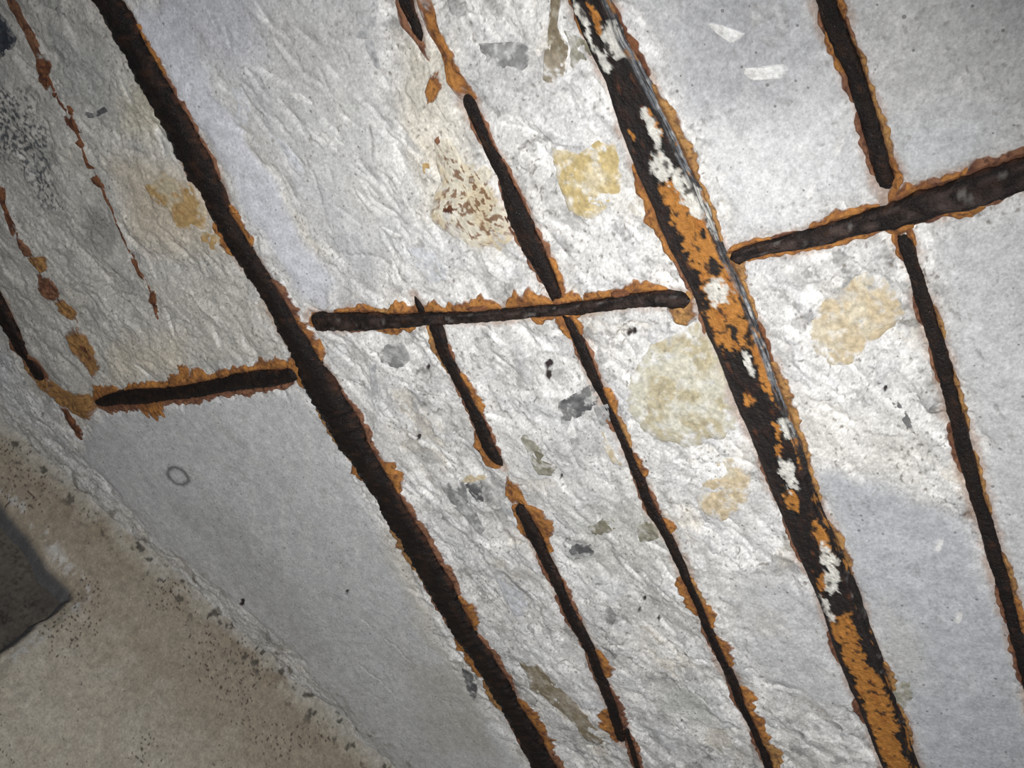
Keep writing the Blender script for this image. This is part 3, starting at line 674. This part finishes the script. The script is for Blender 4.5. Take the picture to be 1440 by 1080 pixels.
blob(t_left, [(60,545),(70,532),(95,551),(130,553),(141,566),(131,588),(115,589),(97,576),(80,566)], 'y', 2.2, .05, 11)
blob(t_left, [(84,568),(98,578),(116,602),(119,620),(108,612),(96,592)], 'd', 1.4, .05, 12)
blob(t_left, [(402,507),(416,496),(424,512),(432,536),(426,550),(417,541),(410,516)], 'o', 2.2, .05, 13)
blob(t_left, [(250,512),(264,514),(270,530),(262,540),(255,528)], 'o', 2.2, .06, 14)
t_mid = tag(bar_body('cross_bar', 'tie_mid', seed=10, prot=.95, worn=.6), 'long thin cross tie in the middle, running between the two thickest bars', 'bar', 'cross ties')
crusts(t_mid, 'tie_mid', [(-1,478,502,5,'o'),(-1,500,532,8,'o'),(-1,528,556,6,'y'),(-1,552,602,12,'o'),(-1,600,640,11,'o'),(-1,636,706,17,'o'),(-1,720,778,19,'o'),(-1,785,818,14,'o'),(-1,828,862,12,'o'),(-1,858,938,14,'o'),
  (1,478,522,5,'r'),(1,522,578,11,'o'),(1,748,775,9,'o'),(1,795,815,7,'o')])
blob(t_mid, [(936,434),(955,420),(968,408),(978,420),(983,445),(968,457),(950,451)], 'y', 3.0, .05, 15)
blob(t_mid, [(437,440),(445,436),(448,455),(441,463),(432,456)], 'o', 2.4, .06, 16)
blob(t_mid, [(655,432),(668,428),(687,427),(689,435),(670,439)], 'd', 5.0, .06, 17, 'scale_flake', 0); blob(t_mid, [(861,409),(866,406),(886,406),(889,412),(876,416),(863,415)], 'd', 7.0, .05, 18, 'scale_flake', 0)
t_right = tag(bar_body('cross_bar', 'tie_right', seed=11, prot=.85, worn=.9), 'thick dark cross tie at the right, widening towards the frame edge', 'bar', 'cross ties')
crusts(t_right, 'tie_right', [(-1,1030,1085,7,'o'),(-1,1085,1120,5,'r'),(-1,1148,1238,12,'o'),(-1,1262,1312,20,'o'),(-1,1310,1342,13,'r'),(-1,1335,1374,12,'o'),(-1,1370,1425,16,'r'),(-1,1420,1460,16,'r'),
  (1,1050,1132,6,'o'),(1,1128,1250,8,'o'),(1,1240,1272,16,'o'),(1,1268,1325,9,'r'),(1,1322,1372,15,'o'),(1,1368,1412,8,'r')])
b_edge = tag(bar_body('reinforcing_bar', 'edge', seed=12, prot=.5), 'dark broken bar at the left frame edge, next to the wall', 'bar', G)
crusts(b_edge, 'edge', [(-1,480,512,7,'r'),(-1,506,537,8,'y'),(1,500,537,7,'r')])
blob(b_edge, [(48,530),(62,526),(72,545),(66,552),(56,545)], 'y', 1.8, .06, 19)

# ------------------------------------------------------------------ faint rust-eaten wires, surfacing in dashes
def wire(label, polys, kinds, path):
    PATH['_'] = None; del PATH['_']
    C = up_px(path); s = np.concatenate([[0], np.cumsum(np.linalg.norm(np.diff(C, axis=0), axis=1))]); n = int(s[-1] / .004); t = np.linspace(0, s[-1], n)
    x = np.interp(t, s, C[:, 0]); y = np.interp(t, s, C[:, 1]); T = np.stack([np.gradient(x), np.gradient(y)], 1); T /= np.linalg.norm(T, axis=1)[:, None]
    V = []; r = .0028; ns = 8
    h = Hat(x, y) - .0022 + .0012 * gn(t / .02, t * 0, 9)
    for a in np.linspace(0, 2 * np.pi, ns, endpoint=False):
        V.append(np.stack([x - T[:, 1] * r * math.cos(a), y + T[:, 0] * r * math.cos(a), CEIL - h - r * math.sin(a)], 1))
    V = np.stack(V, 1).reshape(-1, 3); i = np.arange(n * ns).reshape(n, ns); j = np.roll(i, -1, 1)
    Q = np.stack([i[:-1], i[1:], j[1:], j[:-1]], -1).reshape(-1, 4)
    w = tag(mesh_obj('tie_wire', V, Q, M_RUST, None, rust_cols('d', V[:, 0], V[:, 1], np.full(len(V), .4), 5, 0)), label, 'wire', 'rusted wires by the wall')
    for q, (p, kd) in enumerate(zip(polys, kinds)): blob(w, p, kd, 1.3, .06, 30 + q)
    return w
wire('thin rust-brown wire surfacing in dashes, running down towards the tan patch near the thick bar',
 [[(6,-8),(24,-8),(35,25),(50,50),(62,78),(51,86),(40,60),(22,30)], [(48,80),(66,80),(74,95),(67,108),(72,122),(66,128),(53,115)], [(75,128),(82,130),(80,138),(76,136)],
  [(94,148),(100,150),(104,162),(97,160)], [(90,164),(103,160),(110,175),(117,186),(107,187),(97,176)], [(107,200),(114,194),(120,205),(115,208)], [(118,217),(122,219),(127,230),(134,237),(124,238)],
  [(127,250),(137,246),(145,255),(151,264),(140,263),(131,258)], [(143,258),(151,268),(158,293),(149,277)], [(183,362),(192,364),(200,385),(205,396),(195,388)], [(212,408),(220,408),(221,430),(222,450),(215,432),(208,424)]],
 'rdddddddddd', [(5,-60),(20,10),(48,62),(78,132),(103,173),(125,228),(150,272),(190,366),(216,415),(222,448)])
wire('thicker streak of orange-brown rusted wire nearest the left edge, ending in a dark oval',
 [[(-8,258),(6,264),(14,290),(24,308),(32,322),(25,330),(11,295)], [(28,326),(38,335),(53,360),(36,360)], [(40,362),(66,358),(70,378),(55,383)], [(50,386),(70,388),(85,408),(83,420),(70,425),(55,410)],
  [(75,425),(90,420),(105,440),(107,452),(95,450),(82,440)], [(92,470),(105,458),(120,470),(133,490),(142,515),(132,533),(118,515),(100,490)], [(104,466),(112,468),(124,484),(136,512),(128,514),(114,492)]],
 'dryryyd', [(-20,235),(14,292),(45,360),(70,408),(104,447),(120,490),(134,528)])

# ------------------------------------------------------------------ the wide flat bar with peeling paint and rust
def build_beam():
    p = PATH['beam']; Lt = p['s'][-1]; n = int(Lt / .0020); s = np.linspace(0, Lt, n); x, y, w = along('beam', s)
    T = np.stack([np.gradient(x), np.gradient(y)], 1); ker = np.ones(15) / 15
    T = np.stack([np.convolve(np.pad(T[:, q], 7, 'edge'), ker, 'valid') for q in (0, 1)], 1); T /= np.linalg.norm(T, axis=1)[:, None]
    N = np.stack([-T[:, 1], T[:, 0]], 1) * p['sg']
    h = .0075
    prof = [(-1.0, -.004), (-1.0, .000), (-.97, .003), (-.90, .0052)] + [(-.82 + .05 * i, h) for i in range(31)] + [(.72, .0074), (.745, .0070), (.77, .0062), (.795, .0050), (.82, .0038), (.845, .0031), (.87, .0029), (.895, .0034), (.92, .0030), (.945, .0022), (.97, .0020), (1.0, .0016), (1.03, -.002), (1.03, -.004)]
    c = np.array([a for a, b in prof]); z = np.array([b for a, b in prof]); m = len(c)
    S, Cc = np.meshgrid(s, c, indexing='ij')
    nz = fbm(S / .02, Cc * 2, 1., 4, 140); nf = fbm(S / .005, Cc * 6, 1., 3, 150)
    off = Cc * w[:, None] * (1 + .03 * gn(S / .012, np.sign(Cc), 15) * (np.abs(Cc) > .8))
    zz = z[None] + (np.abs(Cc) < .98) * (.0009 * nz + .0005 * nf) * (z[None] > .001)
    px = x[:, None] + N[:, 0:1] * off; py = y[:, None] + N[:, 1:2] * off
    u, v = to_px(px, py, zz)
    wu = u + 8 * fbm(px, py, .014, 5, 160, .65); wv = v + 8 * fbm(px, py, .014, 5, 170, .65); rag = fbm(px, py, .007, 3, 175)
    # the bar's direction in the picture
    tx, ty = .383, .924
    def ell(cx, cy, a, b):           # a along, b across
        dx = wu - cx; dy = wv - cy; return 1 - ss(.85, 1.05, np.hypot((dx * tx + dy * ty) / a, (-dx * ty + dy * tx) / b) + .45 * rag)
    Cl = np.zeros(S.shape + (3,)); Cl[:] = (.010, .0075, .007)
    Cl = mix(Cl, (.026, .012, .009), ss(0, .5, nz) * .8); Cl = mix(Cl, (.10, .036, .016), ss(.42, .7, fbm(S / .015, Cc * 2.5, 1., 3, 180)) * .7)
    OR = (.40, .17, .036); WH = (.66, .65, .60); GR = (.20, .215, .235); BK = (.016, .012, .011)
    face = ss(-.93, -.86, Cc) * (1 - ss(.78, .84, Cc))
    sp = ss(.35, .5, fbm(px, py, .009, 3, 190))
    for cx, cy, a, b in [(838,28,24,6),(960,290,62,22),(985,340,60,24),(1012,400,45,26),(1022,455,42,30),(1075,520,52,11),(1052,562,12,5),(1092,605,14,6),(1095,632,12,6),(1124,640,30,5),(1113,702,18,9),(1160,770,44,9),(1160,817,12,12),
                         (1188,885,28,22),(1203,928,36,15),(1225,968,36,20),(1240,1010,40,22),(1253,1050,42,22),(1270,1110,60,22),(890,190,10,4),(930,225,14,5),(920,172,22,4),(1085,735,20,4)]:
        Cl = mix(Cl, OR, ell(cx, cy, a, b) * face)
    Cl = mix(Cl, (.30, .10, .02), ss(.1, .5, nz) * face * .5 * (Cl[..., 0] > .3))
    for cx, cy, a, b in [(820,30,40,4),(864,58,24,14),(850,85,16,6),(917,180,26,6),(930,235,22,12),(950,250,22,8),(972,275,30,12),(995,300,34,7),(1010,410,17,15),(1053,512,18,5),(1105,600,12,8),(1108,668,24,9),(1167,790,26,8),(1172,828,24,8),(1163,858,18,6),(1150,842,16,4),(1130,606,26,5)]:
        Cl = mix(Cl, np.array(WH) * (1 + .35 * rag[..., None]), ell(cx, cy, a * 1.15, b * 1.15) * .95)
    for cx, cy, a, b in [(1005,377,14,9),(945,210,14,10),(990,330,8,5),(1008,338,9,4),(1032,470,14,5),(1223,905,48,12),(1210,878,16,8),(1272,1050,24,7),(1180,850,18,14),(1098,560,40,6)]:
        Cl = mix(Cl, BK, ell(cx, cy, a, b) * face)
    Cl = mix(Cl, BK, sp * face * .85)
    # left flank stays near black, right flank turns streaky grey-white
    k = ss(-.62, -.74, Cc) * ss(1100, 1000, v) * ss(140, 240, v); Cl = mix(Cl, (.02, .014, .012), k * (1 - .6 * ss(.3, .6, nf)))
    k = ss(-.60, -.70, Cc) * ss(960, 1000, v); Cl = mix(Cl, (.02, .014, .012), k)
    fl = ss(.74, .80, Cc)
    gy = (ss(680, 560, v) + .35 * ss(.2, .5, nz)) * (.25 + .75 * ss(-.15, .2, fbm(S / .045, Cc * 3, 1., 4, 205)))
    Cl = mix(Cl, GR, fl * np.clip(gy, 0, 1) * .9); Cl = mix(Cl, (.5, .5, .49), fl * ss(.15, .5, nf + .4 * nz) * np.clip(gy, 0, 1) * .7); Cl = mix(Cl, BK, fl * .9 * ss(-.1, .25, fbm(S / .03, Cc * 26, 1., 4, 200)))
    Cl = mix(Cl, (.34, .15, .035), fl * ss(.3, .5, fbm(S / .02, Cc * 5, 1., 3, 210)) * .8)
    zz = zz + .0010 * (Cl[..., 0] > .45)
    V = np.stack([px, py, CEIL - zz], -1).reshape(-1, 3)
    ob = mesh_obj('flat_bar', V, grid_quads(n, m), M_BEAM, None, np.clip(Cl, 0, .8).reshape(-1, 3))
    return tag(ob, 'widest flat steel bar with patchy orange rust and flaking white paint', 'bar', G)
b_beam = build_beam()
crusts(b_beam, 'beam', [(L_,-10,42,8,'o'),(L_,222,352,14,'o'),(L_,345,405,7,'r'),(L_,430,470,5,'r'),(L_,640,700,5,'r'),(L_,725,785,6,'r'),(L_,890,930,6,'r'),(L_,985,1015,9,'r'),
  (R_,20,60,6,'d'),(R_,60,115,11,'d'),(R_,135,262,15,'y'),(R_,262,345,7,'y'),(R_,372,398,13,'y'),(R_,398,450,6,'y'),(R_,460,510,6,'d'),(R_,515,600,13,'y'),(R_,596,660,8,'y'),(R_,655,705,6,'y'),(R_,735,805,9,'y'),(R_,930,965,8,'y'),(R_,985,1040,5,'y')])

# ------------------------------------------------------------------ wall beside the slab, with a dark recess
wo = np.array([CREASE[0][0], CREASE[0][1], CEIL]); wa = np.array([cw[0], cw[1], 0]); wn = np.array([-cn[0], -cn[1], 0])   # wn faces the room
def wall_px(p):
    p = np.atleast_2d(np.array(p, float)); r = np.stack([(p[:, 0] - 720) / F, (p[:, 1] - 540) / F, np.ones(len(p))], 1) @ RW.T
    t = ((wo - CAM) @ wn) / (r @ wn); q = CAM + r * t[:, None] - wo
    return np.stack([q @ wa, -q[:, 2]], 1)
na = np.concatenate([np.linspace(-.75, -.08, 60)[:-1], np.arange(-.08, 1.02, .0022), np.linspace(1.02, 1.7, 40)])
nb = np.concatenate([np.arange(-.03, .80, .0022), np.linspace(.80, 1.5, 40)[1:]])
Aw, Bw = np.meshgrid(na, nb)
op = wall_px([(111, 834), (60, 766), (0, 690), (-120, 560), (-900, 500), (-1500, 1400), (-250, 1145), (0, 926), (60, 872)])
sd = sdf(op, Aw + .006 * fbm(Aw, Bw, .05, 3, 220) , Bw + .004 * fbm(Aw, Bw, .05, 2, 225))
lw = fbm(Aw, Bw, .2, 3, 230); mw = fbm(Aw, Bw, .05, 4, 235); fw = fbm(Aw, Bw, .012, 3, 240)
Hw = .006 * lw + .0018 * mw + .0004 * fw
top = 1 - ss(.0, .05, Bw + .02 * mw); Hw += top * (.004 * fbm(Aw, Bw, .022, 4, 245) + .003)
DEP = .06
Hw -= .012 * (1 - ss(.0, .03, sd)) ** 2                # worn, rounded arris
Hw = np.where(sd < 0, Hw - DEP * ss(.002, -.024, sd), Hw)
Cw = np.zeros(Aw.shape + (3,)); Cw[:] = (.315, .285, .235)
Cw = mix(Cw, (.36, .335, .285), ss(-.1, .5, mw) * .6); Cw = mix(Cw, (.25, .225, .185), ss(0, .6, lw) * .5)
def wtint(poly, c, k, f=.02, thr=None):
    global Cw
    d = sdf(wall_px(poly), Aw + .02 * mw, Bw + .02 * lw); m = (1 - ss(-f, f, d)) * k
    Cw = mix(Cw, c, m if thr is None else m * thr)
wtint([(135,835),(200,800),(290,905),(250,955),(190,890)], (.40, .38, .335), .8, .015)
wtint([(230,960),(300,910),(420,1000),(440,1060),(300,1010)], (.36, .335, .285), .5, .03)
wtint([(0,600),(110,700),(230,770),(330,870),(400,940),(480,1040),(440,1030),(330,930),(200,800),(60,720),(0,690)], (.19, .145, .10), .7, .02, ss(-.2, .4, fbm(Aw, Bw, .05, 4, 250)))
Cw = mix(Cw, (.40, .39, .36), (1 - ss(.0, .02, Bw + .02 * mw)) * .7)
Cw = mix(Cw, (.235, .195, .145), ss(.02, .04, Bw) * (1 - ss(.10, .2, Bw + .04 * mw)) * .75)
Cw = mix(Cw, (.06, .055, .045), (1 - ss(.02, .06, Bw)) * ss(.32, .5, fbm(Aw, Bw, .02, 3, 255)) * .9)
Cw = mix(Cw, (.46, .45, .43), np.exp(-((sd - .012) / .008) ** 2) * ss(.45, .3, Bw) * ss(-.1, .3, fw + mw) * .8)
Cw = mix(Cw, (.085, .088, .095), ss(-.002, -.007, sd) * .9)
po = np.maximum(gn(Aw / .0040, Bw / .0040, 33), gn(Aw / .0062 + 4, Bw / .0062, 37) * .88); dens = ss(.0, .4, fbm(Aw, Bw, .12, 3, 260))
Cw *= (1 + .06 * rng.standard_normal(Aw.shape) + .25 * fbm(Aw, Bw, .010, 4, 262, .65))[..., None]
pm = ss(.58, .70, po * (.72 + .42 * dens)); Cw = mix(Cw, (.05, .035, .03), pm); Hw -= .0012 * pm
Vw = wo[None, None] + wa * Aw[..., None] + wn * Hw[..., None] - np.array([0, 0, 1]) * Bw[..., None]
keepw = (sd[:-1, :-1] > -.03)
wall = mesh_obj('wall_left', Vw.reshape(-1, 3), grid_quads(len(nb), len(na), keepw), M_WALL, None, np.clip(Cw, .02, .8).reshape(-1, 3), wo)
tag(wall, 'rough beige plastered wall meeting the slab at lower left', 'wall', None, 'structure')
# back of the recess, coloured dark brown to near black
ga = np.linspace(-.75, .6, 120); gb = np.linspace(-.03, 1.5, 130); Ar, Br = np.meshgrid(ga, gb)
Hr = -.054 + .012 * fbm(Ar, Br, .12, 4, 270) + .004 * fbm(Ar, Br, .03, 3, 275)
Vr = wo[None, None] + wa * Ar[..., None] + wn * Hr[..., None] - np.array([0, 0, 1]) * Br[..., None]
M_DK = mottled('recess_dark', (.10, .09, .075), (.07, .063, .055), (.035, .031, .028), 14, 160, rough=.9, th3=(.5, .65), s3=20)
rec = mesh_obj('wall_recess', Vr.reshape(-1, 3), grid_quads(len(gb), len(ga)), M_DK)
tag(rec, 'dark back of the recess in the wall at far left', 'wall', None, 'structure')
for o in list(scene.objects):
    if '_o' in o: del o['_o']
